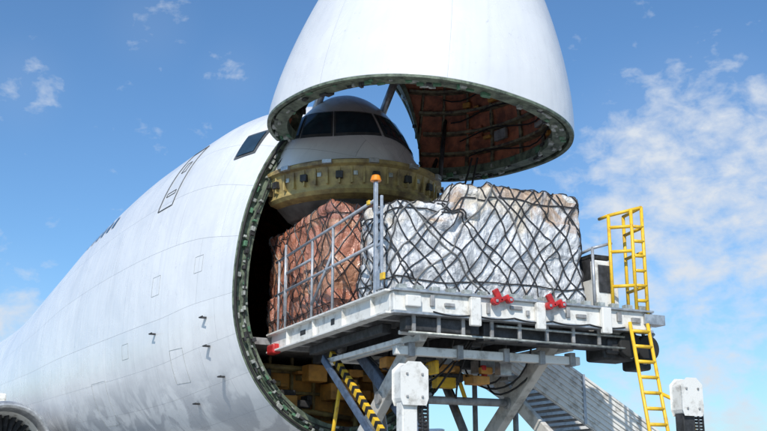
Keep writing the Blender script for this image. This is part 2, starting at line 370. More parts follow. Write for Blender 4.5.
for i in range(25):
    t=-math.pi/2+math.pi*(i+.5)/25; a=2.43;b=2.42*BS
    rot=Matrix.Rotation(math.atan2(b*math.sin(t),a*math.cos(t)),3,'Z')
    st.append(((-.25+a*math.cos(t),b*math.sin(t),7.86+DZ),(.1,.04,.38),rot))
    if i%3==1: bl.append(((-.25+(a+.02)*math.cos(t),(b+.02)*math.sin(t),7.86+DZ),(.13,.16,.16),rot))
    if i%3==2: hl.append(((-.25+(a+.0)*math.cos(t+.04),(b+.0)*math.sin(t+.04),7.9+DZ),(.05,.1,.1),rot))
boxes('lip_stiffeners',st,M['yellowint'],plane); boxes('lip_lock_blocks',bl,M['dark'],plane); boxes('lip_small_fittings',hl,M['fit'],plane)
boxes('lip_latch_pads',[((-.25+2.62*math.cos(t),2.57*BS*math.sin(t),8.14+DZ),(.12,.22,.1),Matrix.Rotation(t,3,'Z')) for t in [-1.2,-.75,-.3,.15,.6,1.05]],M['alu'],plane)
bm=bmesh.new(); ra=[];rb_=[]
for i in range(25):
    t=R(38)+R(104)*i/24
    ra.append(bm.verts.new((-.12,)+pt(0,t,.90)[1:])); rb_.append(bm.verts.new((-.35,)+pt(0,t,.72)[1:]))
for i in range(24): bm.faces.new([ra[i],ra[i+1],rb_[i+1],rb_[i]])
mk('rim_to_deck_fairing',bm,M['rim'],plane,True)
# ------------------------------------------------------------ raised nose
CX,CZ=2.95,9.22; A_,B_=3.58,3.1
e1=Vector((.997,0,-.072)).normalized(); e2=Vector((0,.996,-.09)).normalized(); nrm=e1.cross(e2).normalized(); e2=nrm.cross(e1); PP=2.3
HL=7.6
def npt(t,h,off=0):
    hh_=max(h,0); s=max(0,(1-(hh_/HL)**1.5))**.95
    a=max(A_*s-off,.01); b=max(B_*s-off,.01)
    c=Vector((CX+.0*h,0,CZ))+nrm*h
    return c+e1*(a*sg(math.cos(t),2/PP))+e2*(b*sg(math.sin(t),2/PP))
NW=R(38)
def h0(t):
    d=abs((t%(2*math.pi))-math.pi)
    return 0 if d>=NW else 2.5*(1-(d/NW)**2.2)**.6
nose=empty('raised_nose_door',(0,0,0)); nose.parent=plane
def nshell(name,off,m,hb,flip=False,hmax=HL):
    bm=bmesh.new(); uvl=bm.loops.layers.uv.new('UVMap'); n=160; nh=34; rows=[]
    for j in range(nh+1):
        q=j/nh; row=[]
        for i in range(n):
            t=2*math.pi*i/n; s=h0(t)+hb; row.append(bm.verts.new(npt(t,s+(hmax-s)*(1-(1-q)**1.4),off)))
        rows.append(row)
    for a in range(nh):
        for i in range(n):
            j=(i+1)%n; vs=[rows[a][i],rows[a][j],rows[a+1][j],rows[a+1][i]]; us=[(i,a),(i+1,a),(i+1,a+1),(i,a+1)]
            if flip: vs.reverse(); us.reverse()
            f=bm.faces.new(vs)
            for l,u in zip(f.loops,us): l[uvl].uv=(u[0]*22/n,u[1]*7/nh)
    return mk(name,bm,m,nose,True)
nshell('nose_skin',0,M['nose'],0)
nshell('nose_lining',.20,M['brownint'],.03,True,HL-.6)
bm=bmesh.new(); n=160; rows=[]
for off,hh in ((0,0),(.005,-.05),(.09,-.05),(.09,.05),(.16,.05),(.16,-.02),(.44,-.02),(.44,.18)):
    rows.append([bm.verts.new(npt(2*math.pi*i/n,max(0,h0(2*math.pi*i/n))+hh,off)) for i in range(n)])
for a in range(len(rows)-1):
    for i in range(n):
        j=(i+1)%n; bm.faces.new([rows[a][i],rows[a][j],rows[a+1][j],rows[a+1][i]])
mk('nose_cut_frame',bm,M['rim'],nose)
fa=[];fb=[];fc=[]
for i in range(190):
    t=2*math.pi*(i+random.uniform(-.3,.3))/190
    p=npt(t,h0(t)+random.uniform(-.04,.12),random.uniform(.14,.46)); p2=npt(t+.01,h0(t+.01),.2)-npt(t,h0(t),.2)
    rot=Matrix.Rotation(math.atan2(p2.y,p2.x),3,'Z')
    random.choice([fa,fa,fb,fc]).append((p,(random.uniform(.05,.2),random.uniform(.04,.12),random.uniform(.05,.16)),rot))
boxes('nose_latches',fa,M['fit'],nose); boxes('nose_green_latches',fb,M['green'],nose); boxes('nose_dark_latches',fc,M['dark'],nose)
bm=bmesh.new(); n=96
for h in (.55,1.05,1.55,2.05,2.6,3.2,3.9):
    ring=[]
    for i in range(n):
        t=2*math.pi*i/n
        if h<h0(t)+.15: ring.append(None); continue
        ring.append([bm.verts.new(npt(t,h+dh,o)) for dh,o in ((-.03,.19),(-.03,.38),(.03,.38),(.03,.19))])
    for i in range(n):
        a,b=ring[i],ring[(i+1)%n]
        if a and b:
            for q in range(3): bm.faces.new([a[q],a[q+1],b[q+1],b[q]])
mk('nose_frames',bm,M['primer'],nose)
bm=bmesh.new()
for i in range(26):
    t=2*math.pi*(i+.5)/26+random.uniform(-.04,.04); hs=h0(t)+.1
    for k in range(6):
        ha=hs+(4.2-hs)*k/6; hb=hs+(4.2-hs)*(k+1)/6
        add_beam(bm,npt(t,ha,.24),npt(t,hb,.24),.05,.09)
mk('nose_stringers',bm,M['primer'],nose)
bx=[[],[],[]]
for i in range(66):
    t=random.uniform(-2.3,2.3); h=random.uniform(.2,2.6); p=npt(t,h,.30); dd=npt(t+.02,h,.3)-p; rot=Matrix.Rotation(math.atan2(dd.y,dd.x),3,'Z')
    bx[i%3].append((p,(random.uniform(.12,.5),.10,random.uniform(.08,.3)),rot))
boxes('nose_equipment',bx[0],M['ochre'],nose,.02); boxes('nose_boxes',bx[1],M['grey'],nose,.02); boxes('nose_panels',bx[2],M['brownint'],nose,.02)
hp=[]
for k in range(5):
    h=.4+.5*k; hp.append([npt(-2+4*i/40+.1*k,h+.12*math.sin(i*.7+k),.40) for i in range(41)])
poly_curve('nose_wiring',hp,.018,M['black'],nose)
tubes('nose_actuators',[((1.3,1.75,8.9),(.9,2.2,10.6)),((.6,1.8,8.9),(.5,2.25,9.8))],.05,M['dark'],nose)
poly_curve('nose_cables',[[(1.7+.3*i/12,1.5+.7*i/12,8.5-.7*math.sin(math.pi*i/12)+.8*i/12) for i in range(13)],[(1.9+.2*i/12,1.4+.9*i/12,8.4-1.0*math.sin(math.pi*i/12)+.9*i/12) for i in range(13)]],.025,M['black'],nose)
tubes('nose_hinge_arms',[((-.6,.9,10.2),(.6,.9,11.5)),((-.6,-.9,10.2),(.6,-.9,11.5))],.10,M['alu'],nose)
# ------------------------------------------------------------ wings, engine, gear
def wing(name,side):
    bm=bmesh.new(); st=[(3.0*side,3.3,-17,-31,1.4),(5.5*side,3.5,-18.4,-31.5,1.1),(14*side,4.2,-26,-35,.7),(31*side,5.8,-42,-46,.3)]
    rows=[]
    for y,z,xl,xt,th in st:
        row=[]
        for i in range(20):
            a=2*math.pi*i/20; cx=(xl+xt)/2; hx=(xl-xt)/2
            row.append(bm.verts.new((cx+hx*math.cos(a),y,z+th/2*math.sin(a)*(1+.5*math.cos(a)))))
        rows.append(row)
    for a in range(3):
        for i in range(20):
            j=(i+1)%20; bm.faces.new([rows[a][i],rows[a][j],rows[a+1][j],rows[a+1][i]])
    bm.faces.new(rows[-1]); mk(name,bm,M['alu'],plane,True)
wing('right_wing',-1); wing('left_wing',1)
def engine(name,x,y,z,r):
    e=empty(name,(x,y,z)); e.parent=plane
    bm=bmesh.new(); pr=[(-1.2,.72),(-.5,.84),(-.1,.9),(.0,.95),(-.05,1.0),(-.3,1.05),(-1.2,1.1),(-2.6,1.05),(-4.0,.8),(-5.2,.55)]
    rows=[[bm.verts.new((dx,r*k*math.cos(2*math.pi*i/48),r*k*math.sin(2*math.pi*i/48))) for i in range(48)] for dx,k in pr]
    for a in range(len(pr)-1):
        for i in range(48):
            j=(i+1)%48; bm.faces.new([rows[a][i],rows[a][j],rows[a+1][j],rows[a+1][i]])
    o=mk('cowling',bm,[M['white'],M['alu']],e,True)
    for p in o.data.polygons:
        if p.center.x>-.32: p.material_index=1
    bm=bmesh.new()
    for i in range(30):
        a=2*math.pi*i/30; d=Vector((0,math.cos(a),math.sin(a)))
        add_box(bm,Vector((-.9,0,0))+d*r*.5,(.18,r*.6,.02),Matrix.Rotation(a,3,'X')@Matrix.Rotation(.7,3,'Y'))
    mk('fan_blades',bm,M['dark'],e)
    bm=bmesh.new(); bmesh.ops.create_cone(bm,cap_ends=True,segments=32,radius1=r*.28,radius2=.02,depth=.7,matrix=Matrix.Translation((-.55,0,0))@Matrix.Rotation(math.pi/2,4,'Y')); mk('spinner',bm,M['dark'],e,True)
    bm=bmesh.new(); bmesh.ops.create_circle(bm,cap_ends=True,segments=48,radius=r*.74,matrix=Matrix.Translation((-1.15,0,0))@Matrix.Rotation(math.pi/2,4,'Y')); mk('fan_back',bm,M['black'],e)
    bm=bmesh.new(); add_beam(bm,(-1.5,0,r),(-7,0,r+.5),.35,.8); mk('pylon',bm,M['white'],e,bevel=.05)
engine('jet_engine',-12.6,-5.05,2.78,1.45)
def wheelset(name,pts,r,w,par):
    bm=bmesh.new()
    for p in pts:
        bmesh.ops.create_cone(bm,cap_ends=True,segments=32,radius1=r,radius2=r,depth=w,matrix=Matrix.Translation(p)@Matrix.Rotation(math.pi/2,4,'X'))
    mk(name,bm,M['tyre'],par,bevel=.05)
wheelset('nose_wheels',[(-4.5,-.45,.6),(-4.5,.45,.6)],.6,.4,plane); tubes('nose_gear_strut',[((-4.5,0,.6),(-4.5,0,3)),((-4.5,-.5,.6),(-4.5,.5,.6))],.13,M['white'],plane)
wheelset('main_wheels',[(x,y,.62) for x in (-29,-30.5) for y in (-5.5,-4.4,-2.4,-1.3,1.3,2.4,4.4,5.5)],.62,.45,plane)
tubes('main_gear_struts',[((-29.7,y,.62),(-29.7,y*.85,3.4)) for y in (-5,-1.9,1.9,5)],.2,M['white'],plane)
bm=bmesh.new()
a=[(-62,8.9),(-70,18.5),(-74,18.5),(-70,8.8)]
v1=[bm.verts.new((x,-.25 if z<10 else -.1,z)) for x,z in a]; v2=[bm.verts.new((x,.25 if z<10 else .1,z)) for x,z in a]
bm.faces.new(v1); bm.faces.new(v2[::-1])
for i in range(4): bm.faces.new([v1[i],v1[(i+1)%4],v2[(i+1)%4],v2[i]])
mk('tail_fin',bm,M['white'],plane)

# ------------------------------------------------------------ cargo loader (world frame)
ld=empty('cargo_loader')
Y0,Y1,X0,X1,ZD=-1.95,3.7,.25,6.15,5.0
box('deck_plate',((X0+X1)/2,.35,ZD-.06),(X1-X0-.1,4.4,.1),M['grey'],ld)
beam('side_beam',(X0-.2,Y0+.06,ZD-.19),(X1,Y0+.06,ZD-.19),.13,.40,M['white'],ld)
boxes('side_beam_flanges',[((3.1,Y0+.0,ZD-.01),(6.2,.24,.04)),((3.1,Y0+.0,ZD-.40),(6.2,.22,.04))],M['white'],ld)
boxes('side_beam_stiffeners',[((x,Y0-.04,ZD-.205),(.03,.08,.33)) for x in (1.2,2.7,4.2,5.5)],M['white'],ld,.004)
boxes('side_labels',[((x,Y0-.008,ZD-.2),(w_,.006,h_)) for x,w_,h_ in ((2.0,.3,.10),(3.6,.18,.12))],M['dark'],ld,0)
beam('port_beam',(X0,3.0,ZD-.19),(X1,3.0,ZD-.19),.13,.40,M['white'],ld)
beam('end_beam',(X1+.07,Y0,ZD-.20),(X1+.07,Y1,ZD-.20),.14,.34,M['white'],ld)
boxes('end_beam_flanges',[((X1+.09,.87,ZD-.01),(.26,5.7,.04)),((X1+.07,.87,ZD-.40),(.24,5.66,.05))],M['alu'],ld)
boxes('end_roller_guides',[((X1+.05,-1.75+i*.33,ZD+.06),(.13,.16,.10)) for i in range(17)],M['fit'],ld)
boxes('end_stop_plates',[((X1+.2,-.35,ZD-.30),(.10,.22,.52)),((X1+.2,1.05,ZD-.28),(.10,.2,.50)),((X1+.2,2.55,ZD-.26),(.10,.22,.50)),((X1+.2,-1.6,ZD-.2),(.08,.3,.2))],M['white'],ld,.02)
boxes('end_beam_small_parts',[((X1+.16,y,ZD-.16+dz),(.06,w_,h_)) for y,dz,w_,h_ in ((-1.2,0,.08,.2),(-.85,-.05,.2,.06),(-.05,-.05,.06,.2),(.55,0,.25,.07),(.8,-.08,.06,.1),(1.7,0,.08,.2),(2.0,-.05,.22,.07),(2.9,0,.1,.18),(3.3,-.04,.2,.1))],M['grey'],ld,.01)
poly_curve('end_beam_cable',[[(X1+.2,-1.2+i*.12,ZD-.36-.05*abs(math.sin(i*.45))) for i in range(36)]],.014,M['black'],ld)
bm=bmesh.new(); bm2=bmesh.new()
for y in (.12,1.28):
    add_box(bm,(X1+.24,y-.01,ZD+.02),(.08,.12,.26),Matrix.Rotation(R(28),3,'X'))
    add_box(bm,(X1+.24,y+.13,ZD-.02),(.08,.08,.22),Matrix.Rotation(R(-62),3,'X'))
    for dy,dz,r_ in ((-.08,-.09,.075),(.22,-.05,.06)):
        bmesh.ops.create_cone(bm2,cap_ends=True,segments=20,radius1=r_,radius2=r_,depth=.12,matrix=Matrix.Translation((X1+.27,y+dy,ZD+dz))@Matrix.Rotation(math.pi/2,4,'Y'))
mk('red_stop_arms',bm,M['red'],ld,bevel=.02); mk('red_stop_rollers',bm2,M['red'],ld,bevel=.012)
boxes('stop_arm_pivots',[((X1+.34,y+a_,ZD+b_),(.02,.05,.05)) for y in (.12,1.28) for a_,b_ in ((-.08,-.09),(.22,-.05))],M['alu'],ld,.008)
boxes('under_deck_beams',[((x,.5,ZD-.28),(.12,4.8,.26)) for x in (.6,1.4,2.2,3.0,3.8,4.6,5.4)],M['grey'],ld)
boxes('under_deck_longerons',[((3.2,y,ZD-.52),(5.6,.16,.24)) for y in (-1.0,.4,1.9)],M['dark'],ld)
boxes('deck_black_skirt',[((X1-.12,-.9,ZD-.56),(.25,1.5,.24)),((X1-.25,1.6,ZD-.6),(.3,3.2,.34)),((3.4,-1.55,ZD-.52),(3.6,.2,.18))],M['dark'],ld,.02)
boxes('skirt_brackets',[((X1+.02,y,ZD-.56),(.05,.07,.3)) for y in (-1.5,-1,-.5,.1,.7,1.3,1.9,2.5)],M['grey'],ld,.01)
tubes('skirt_pipes',[((X1+.03,-1.6,ZD-.72),(X1+.03,3.1,ZD-.74)),((X1+.03,.2,ZD-.5),(X1+.03,3.1,ZD-.52))],.022,M['fit'],ld)
box('deck_red_bumper',(.35,Y0-.05,ZD-.36),(.42,.2,.22),M['red'],ld,bevel=.04)
tubes('deck_rollers',[((x,-1.6,ZD+.03),(x,2.6,ZD+.03)) for x in [.5+.3*i for i in range(19)]],.05,M['alu'],ld)
boxes('carrier_frame',[((5.6,.4,4.03),(.16,4.0,.16)),((5.6,.4,4.36),(.1,3.8,.08)),((2.0,.4,4.3),(.16,3.4,.18)),((3.6,-1.12,4.28),(4.4,.14,.16)),((3.6,2.1,4.28),(4.4,.14,.16)),((3.9,-1.5,4.2),(3.6,.06,.1))],M['white'],ld,.015)
boxes('carrier_clamps',[((5.62,y,4.05),(.22,.12,.26)) for y in (-1.3,-.3,.7,1.5,2.2)],M['grey'],ld,.015)
def scissor(y,nm,mm,mm2):
    beam(nm+'_leg_outer',(5.75,y,4.55),(.7,y,.9),.20,.34,mm,ld,.02)
    beam(nm+'_leg_inner',(1.9,y+.2,4.75),(7.4,y+.2,1.0),.12,.28,mm2,ld,.02)
    bm=bmesh.new()
    for p in ((4.05,3.32),(5.55,4.42),(2.2,4.5)):
        add_tube(bm,(p[0],y-.16,p[1]),(p[0],y+.3,p[1]),.12,20)
    mk(nm+'_pivots',bm,M['grey'],ld)
scissor(-1.05,'starboard_scissor',M['beige'],M['blue']); scissor(1.85,'port_scissor',M['beige'],M['beige'])
bm=bmesh.new(); bmy=bmesh.new()
A0=Vector((2.3,-1.42,4.35)); A1=Vector((6.9,-1.42,1.1))
for i in range(44):
    t=i/44; p=A0.lerp(A1,t); q_=A0.lerp(A1,t+1/44)
    add_beam(bm if i%2 else bmy,p,q_,.10,.13)
mk('step_strip_black',bm,M['black'],ld); mk('step_strip_yellow',bmy,M['yellow'],ld)
beam('second_blue_strut',(2.3,-1.62,4.25),(6.6,-1.62,1.25),.06,.16,M['blue'],ld)
tubes('cross_shafts',[((4.05,-1.1,3.32),(4.05,2,3.32)),((5.55,-1.1,4.42),(5.55,2,4.42)),((2.6,-1,2.4),(2.6,2,2.4)),((5.6,-1,2.3),(5.6,2,2.3))],.08,M['grey'],ld)
tubes('lift_rams',[((5.0,.0,1.0),(3.0,.0,3.7)),((5.0,.9,1.0),(3.0,.9,3.7)),((2.2,-.4,4.2),(3.2,-.4,1.2))],.09,M['alu'],ld,16)
tubes('ram_bodies',[((5.2,.0,.8),(4.2,.0,2.1)),((5.2,.9,.8),(4.2,.9,2.1))],.13,M['yellow'],ld,16)
tubes('diagonal_yellow_struts',[((1.6,-.9,3.9),(1.2,-1.0,2.2)),((2.4,.9,4.3),(1.6,.5,2.4)),((2.6,.2,4.2),(2.6,.2,3.2)),((3.0,-.6,4.2),(3.0,1.7,4.15)),((3.3,.9,4.2),(3.3,1.2,3.4))],.045,M['yellow'],ld)
hs=[]
for k in range(9):
    p=[]; y=-.7+k*.3
    for i in range(13):
        t=i/12; p.append((5.2-2.2*t+.1*math.sin(k),y+.25*math.sin(t*5+k),4.35-1.1*math.sin(t*math.pi)*(.5+.1*(k%5))))
    hs.append(p)
poly_curve('hydraulic_hoses',hs,.02,M['black'],ld)
jb=[]
for i in range(44):
    jb.append(((random.uniform(2.6,5.2),random.uniform(-.8,1.9),random.uniform(3.65,4.25)),(random.uniform(.1,.5),random.uniform(.08,.5),random.uniform(.06,.26))))
boxes('valve_blocks',jb[:10],M['alu'],ld,.01); boxes('motors',jb[10:22],M['dark'],ld,.02); boxes('control_boxes',jb[22:32],M['ochre'],ld,.02); boxes('yellow_blocks',jb[32:36],M['yellow'],ld,.02); boxes('red_valves',[(a_,(.10,.10,.10)) for a_,b_ in jb[40:]],M['red'],ld,.02)
boxes('chassis_frame',[((4.2,-1.3,.8),(9.5,.3,.45)),((4.2,2.0,.8),(9.5,.3,.45)),((-.3,.4,.8),(.3,3.6,.4)),((8.8,.4,.8),(.3,3.6,.4)),((4.2,.4,.75),(.3,3.4,.35))],M['white'],ld,.03)
wheelset('loader_wheels',[(x,y,.5) for x in (1,6.5) for y in (-1.75,2.45)],.5,.4,ld)
def column(nm,y):
    bm=bmesh.new()
    w,h=.21,.30; c=.11; prof=[(-w+.03,-h),(w-.03,-h),(w,-h+.08),(w,h-c*.9),(w-c,h),(-w+c,h),(-w,h-c*.9),(-w,-h+.08)]
    f=[bm.verts.new((8.12,y+a,3.18+b)) for a,b in prof]; k=[bm.verts.new((7.82,y+a,3.18+b)) for a,b in prof]
    bm.faces.new(f); bm.faces.new(k[::-1]); m_=len(prof)
    for i in range(m_): bm.faces.new([f[i],f[(i+1)%m_],k[(i+1)%m_],k[i]])
    mk(nm+'_head',bm,M['white'],ld,bevel=.03)
    boxes(nm+'_bolts',[((8.13,y+a,3.18+b),(.03,.035,.035)) for a in (-.13,.13) for b in (-.2,.14)],M['grey'],ld)
    boxes(nm+'_mast',[((7.95,y-.05,2.0),(.22,.26,1.9)),((7.95,y-.05,1.0),(.3,.5,.3))],M['dark'] if y>0 else M['white'],ld,.02)
    bm=bmesh.new()
    for i in range(44):
        z=3.1-i*.055
        add_tube(bm,(8.0,y+.13,z),(8.0,y+.28,z),.022,8); add_box(bm,(8.05,y+.16,z+.02),(.02,.03,.06)); add_box(bm,(8.05,y+.26,z+.02),(.02,.03,.06))
    mk(nm+'_chain',bm,M['dark'],ld)
column('column_a',-2.5); column('column_b',2.95)
beam('column_tie_a',(7.95,-2.5,1.0),(7.95,2.95,1.0),.2,.3,M['white'],ld)
yr=Y0-.02
rl=[((x,yr,ZD),(x,yr,z)) for x,z in ((.5,6.62),(.95,6.62),(2.5,6.66),(3.6,6.7))]
rl+=[((.3,yr,6.62),(5.6,yr,6.78)),((.3,yr,5.85),(5.6,yr,5.95)),((1.0,yr,6.25),(2.5,yr,6.28)),((2.5,yr,5.3),(3.6,yr,6.2)),((.95,yr-.02,5.3),(.95,yr-.02,6.9))]
tubes('guard_rail',rl,.03,M['rail'],ld)
boxes('guard_gate_post',[((5.6,yr,6.05),(.09,.06,2.15)),((5.85,yr,5.95),(.05,.05,1.7)),((5.72,yr,6.5),(.26,.03,.05)),((5.72,yr,5.9),(.26,.03,.05)),((5.72,yr,5.25),(.3,.05,.35))],M['rail'],ld)
boxes('yellow_gate_tags',[((5.95,yr-.03,5.28),(.14,.05,.12)),((5.35,yr-.03,6.78),(.1,.05,.08))],M['yellow'],ld)
bm=bmesh.new(); bmesh.ops.create_cone(bm,cap_ends=True,segments=24,radius1=.11,radius2=.075,depth=.12,matrix=Matrix.Translation((5.6,yr,7.19))); mk('beacon_light',bm,M['orange'],ld,bevel=.02)
boxes('control_cabinet',[((5.7,2.88,5.55),(.5,.42,.95)),((5.65,3.2,5.3),(.4,.2,.55))],M['white'],ld,.03)
boxes('console_dark_panels',[((5.96,2.88,5.65),(.03,.3,.55)),((5.6,2.9,6.12),(.5,.5,.08)),((5.5,2.72,5.9),(.6,.12,.5))],M['dark'],ld,.01)
tubes('console_frame',[((5.95,2.62,5.0),(5.95,2.62,6.25)),((5.95,2.62,6.25),(5.95,3.1,6.4)),((5.4,2.62,6.2),(5.95,2.62,6.25))],.03,M['rail'],ld)
boxes('port_platform',[((5.7,3.4,ZD-.03),(1.1,.75,.06)),((6.2,3.75,ZD-.16),(.3,.5,.2))],M['alu'],ld)
boxes('power_unit',[((5.7,3.1,4.35),(.6,.75,.6)),((5.7,3.75,4.15),(.45,.4,.5)),((6.05,2.9,4.3),(.1,.3,.3))],M['dark'],ld,.05)
bm=bmesh.new()
for y,z in ((3.25,4.35),(3.7,4.3)):
    bmesh.ops.create_cone(bm,cap_ends=True,segments=28,radius1=.26,radius2=.26,depth=.16,matrix=Matrix.Translation((6.1,y,z))@Matrix.Rotation(math.pi/2,4,'Y'))
mk('drive_pulleys',bm,M['tyre'],ld,bevel=.03)
tubes('power_unit_pipes',[((6.05,2.7,4.6),(6.05,3.8,4.5)),((6.1,3.3,4.1),(6.1,3.9,4.6)),((6.02,3.7,4.8),(6.02,3.7,4.0))],.035,M['fit'],ld)
yl=[((6.0,3.02,5.0),(6.0,3.02,6.95)),((6.3,3.62,4.7),(6.3,3.62,7.12)),((6.0,3.02,6.95),(6.3,3.62,7.12)),((5.6,3.1,6.98),(6.0,3.02,6.95)),((5.6,3.72,5.0),(5.6,3.72,7.1)),((5.6,3.72,7.1),(6.3,3.62,7.12)),((6.3,3.35,5.0),(6.3,3.35,7.05))]
for z in (5.2,5.5,5.8,6.1,6.4,6.7): yl+=[((6.3,3.35,z),(6.3,3.62,z+.01))]
for z in (5.5,6.2,6.7): yl+=[((6.0,3.02,z),(6.3,3.35,z)),((5.6,3.72,z),(6.3,3.62,z))]
yl+=[((6.35,3.12,4.75),(6.9,3.3,.5)),((6.35,3.55,4.75),(6.9,3.75,.5))]
for i in range(14):
    t=.04+i*.07; a=Vector((6.35,3.12,4.75)).lerp(Vector((6.9,3.3,.5)),t); b=Vector((6.35,3.55,4.75)).lerp(Vector((6.9,3.75,.5)),t); yl.append((a,b))
yl+=[((6.5,3.62,3.4),(6.9,4.0,3.1)),((6.9,4.0,3.1),(7.0,4.05,1.5))]
tubes('yellow_ladder',yl,.035,M['yellow'],ld)

# ------------------------------------------------------------ pallets with nets
def pallet(name,x0,x1,y0,y1,z0,z1,wrap,netm,net2,seed,slump,step,lump=.13,nr=.010):
    e=empty(name)
    def f(p,off=0):
        x,y,z=p; cx,cy=(x0+x1)/2,(y0+y1)/2
        hx,hy,hz=(x1-x0)/2,(y1-y0)/2,(z1-z0)/2; cz=(z0+z1)/2
        rr=.06
        q=Vector((x-cx,y-cy,z-cz)); core=Vector((max(-hx+rr*2,min(hx-rr*2,q.x)),max(-hy+rr*2,min(hy-rr*2,q.y)),max(-hz,min(hz-rr*2,q.z))))
        d=q-core
        if d.length>1e-5:
            dn=d.normalized(); q=core+dn*min(d.length,2*rr)
        nn=d.normalized() if d.length>1e-5 else Vector((0,0,1))
        P=Vector((cx,cy,cz))+q
        v=Vector((P.x*1.1+seed,P.y*1.1,P.z*1.1))
        k=noise.noise(v)*lump+noise.noise(v*2.7)*lump*.5+noise.noise(v*6)*lump*.25
        w_=noise.noise(Vector((P.x*1.5,P.y*1.5,P.z*.8+seed)))
        k+=.04*(1-abs(noise.noise(Vector((P.x*3+w_,P.y*3+w_*2,P.z*1.6+seed))))*3)*min(1,(P.z-z0)/.3)
        k+=.06*(1 if noise.cell(Vector((P.x*1.3+seed,P.y*1.3,P.z*1.5)))>.5 else 0)*min(1,(P.z-z0)/.3)
        P=P+nn*(k+off)
        P.z=z0+(P.z-z0)*(1-slump(P.y))
        if P.z<z0: P.z=z0
        return P
    bm=bmesh.new(); cache={}
    def V(p):
        k=tuple(round(c,4) for c in p)
        if k not in cache: cache[k]=bm.verts.new(f(p))
        return cache[k]
    def face(o,u,v,flip):
        o=Vector(o);u=Vector(u);v=Vector(v)
        nu=max(6,int(u.length/.04)); nv=max(6,int(v.length/.04))
        for i in range(nu):
            for j in range(nv):
                q=[V(o+u*(a/nu)+v*(b/nv)) for a,b in ((i,j),(i+1,j),(i+1,j+1),(i,j+1))]
                if len(set(q))==4:
                    try: bm.faces.new(q[::-1] if flip else q)
                    except ValueError: pass
    dx,dy,dz=x1-x0,y1-y0,z1-z0
    face((x1,y0,z0),(0,dy,0),(0,0,dz),False); face((x0,y0,z0),(0,dy,0),(0,0,dz),True)
    face((x0,y0,z0),(dx,0,0),(0,0,dz),False); face((x0,y1,z0),(dx,0,0),(0,0,dz),True)
    face((x0,y0,z1),(dx,0,0),(0,dy,0),False)
    mk('wrapped_cartons',bm,wrap,e,True)
    def per(s,zz):
        tot=2*(dx+dy); s%=tot
        if s<dy: return (x1,y0+s,zz)
        s-=dy
        if s<dx: return (x1-s,y1,zz)
        s-=dx
        if s<dy: return (x0,y1-s,zz)
        s-=dy; return (x0+s,y0,zz)
    paths=[];paths2=[]; tot=2*(dx+dy); nl=int(tot/step)
    for sgn in (1,-1):
        for i in range(nl):
            s0=i*tot/nl+random.uniform(-.06,.06); p=[]; K=30; sl=random.uniform(.6,.85)
            for j in range(K+1):
                t=j/K; zz=z0+.02+(dz-.02)*t; wob=.20*noise.noise(Vector((i*.7,t*3,sgn*3+seed)))
                p.append(f(per(s0+sgn*t*dz*sl+wob,zz),.022))
            (paths if random.random()<.85 else paths2).append(p)
    for sgn in (1,-1):
        m_=int((dx+dy)/step)
        for i in range(m_):
            c=i*(dx+dy)/m_; p=[]
            for j in range(41):
                t=j/40; x=x0+dx*t; y=(y0+c-dx*t) if sgn>0 else (y1-c+dx*t)
                if y0+.02<y<y1-.02: p.append(f((x,y,z1),.02))
            if len(p)>2: paths.append(p)
    for zz in (z0+.25,z1-.25):
        p=[f(per(tot*j/160,zz+.12*noise.noise(Vector((j*.08,zz,seed)))),.022) for j in range(161)]; paths.append(p)
    poly_curve('cargo_net',paths,nr,netm,e); poly_curve('cargo_net_straps',paths2,nr*1.2,net2,e)
    box('pallet_base',((x0+x1)/2,(y0+y1)/2,z0-.03),(dx+.1,dy+.1,.05),M['alu'],e)
    return e
def sm(a,b,x):
    t=max(0,min(1,(x-a)/(b-a))); return t*t*(3-2*t)
pallet('netted_cargo_pallet',4.15,5.85,-1.65,2.45,5.14,7.30,M['wrap'],M['net'],M['netw'],3.1,lambda y:.06*sm(.35,.15,y)+.17*sm(-.30,-.6,y),.34,.085,.0125)
pallet('netted_cargo_pallet',-1.2,2.7,-1.6,1.5,5.14,7.55,M['wrapb'],M['net'],M['netw'],9.4,lambda y:0,.42,.06,.010)

# ------------------------------------------------------------ covered stairs behind (port side)
stt=empty('mobile_stairs')
def lowz(y): return 4.25-.57*(y-2.25)
def prism(bm,x0_,x1_,poly):
    f=[bm.verts.new((x1_,y,z)) for y,z in poly]; k=[bm.verts.new((x0_,y,z)) for y,z in poly]
    bm.faces.new(f); bm.faces.new(k[::-1]); m_=len(poly)
    for i in range(m_): bm.faces.new([f[i],k[i],k[(i+1)%m_],f[(i+1)%m_]])
bm=bmesh.new()
pol=[(2.25,4.38),(2.25,4.25),(8.9,lowz(8.9)),(8.9,lowz(8.9)+1.1),(3.95,4.38)]
prism(bm,2.96,3.02,pol); prism(bm,1.3,1.36,pol)
mk('side_panels',bm,M['white'],stt)
bm=bmesh.new(); bmr=bmesh.new()
for i in range(9):
    dz=.06+i*.125; ys=max(2.25,2.25+(dz-.08)/.57)
    add_beam(bm,(3.035,ys,lowz(ys)+dz),(3.035,8.9,lowz(8.9)+dz),.03,.035 if i%2 else .05)
for y in (4.4,6.2,8.0): add_box(bmr,(3.04,y,lowz(y)+.55),(.05,.07,1.1))
mk('side_ribs',bm,M['white'],stt); mk('side_posts',bmr,M['rail'],stt)
bm=bmesh.new()
for i in range(34):
    y=2.4+i*.19; add_box(bm,(2.16,y,lowz(y)+.18),(1.58,.2,.04))
mk('stair_treads',bm,M['grey'],stt)
tubes('stair_supports',[((1.3,5,0.1),(1.3,5,3.0)),((3.0,5,.1),(3.0,5,2.7)),((3,5,.6),(3,8,.9)),((1.3,2.6,.1),(1.3,2.6,4)),((3,2.6,.1),(3,2.6,4))],.06,M['grey'],stt)
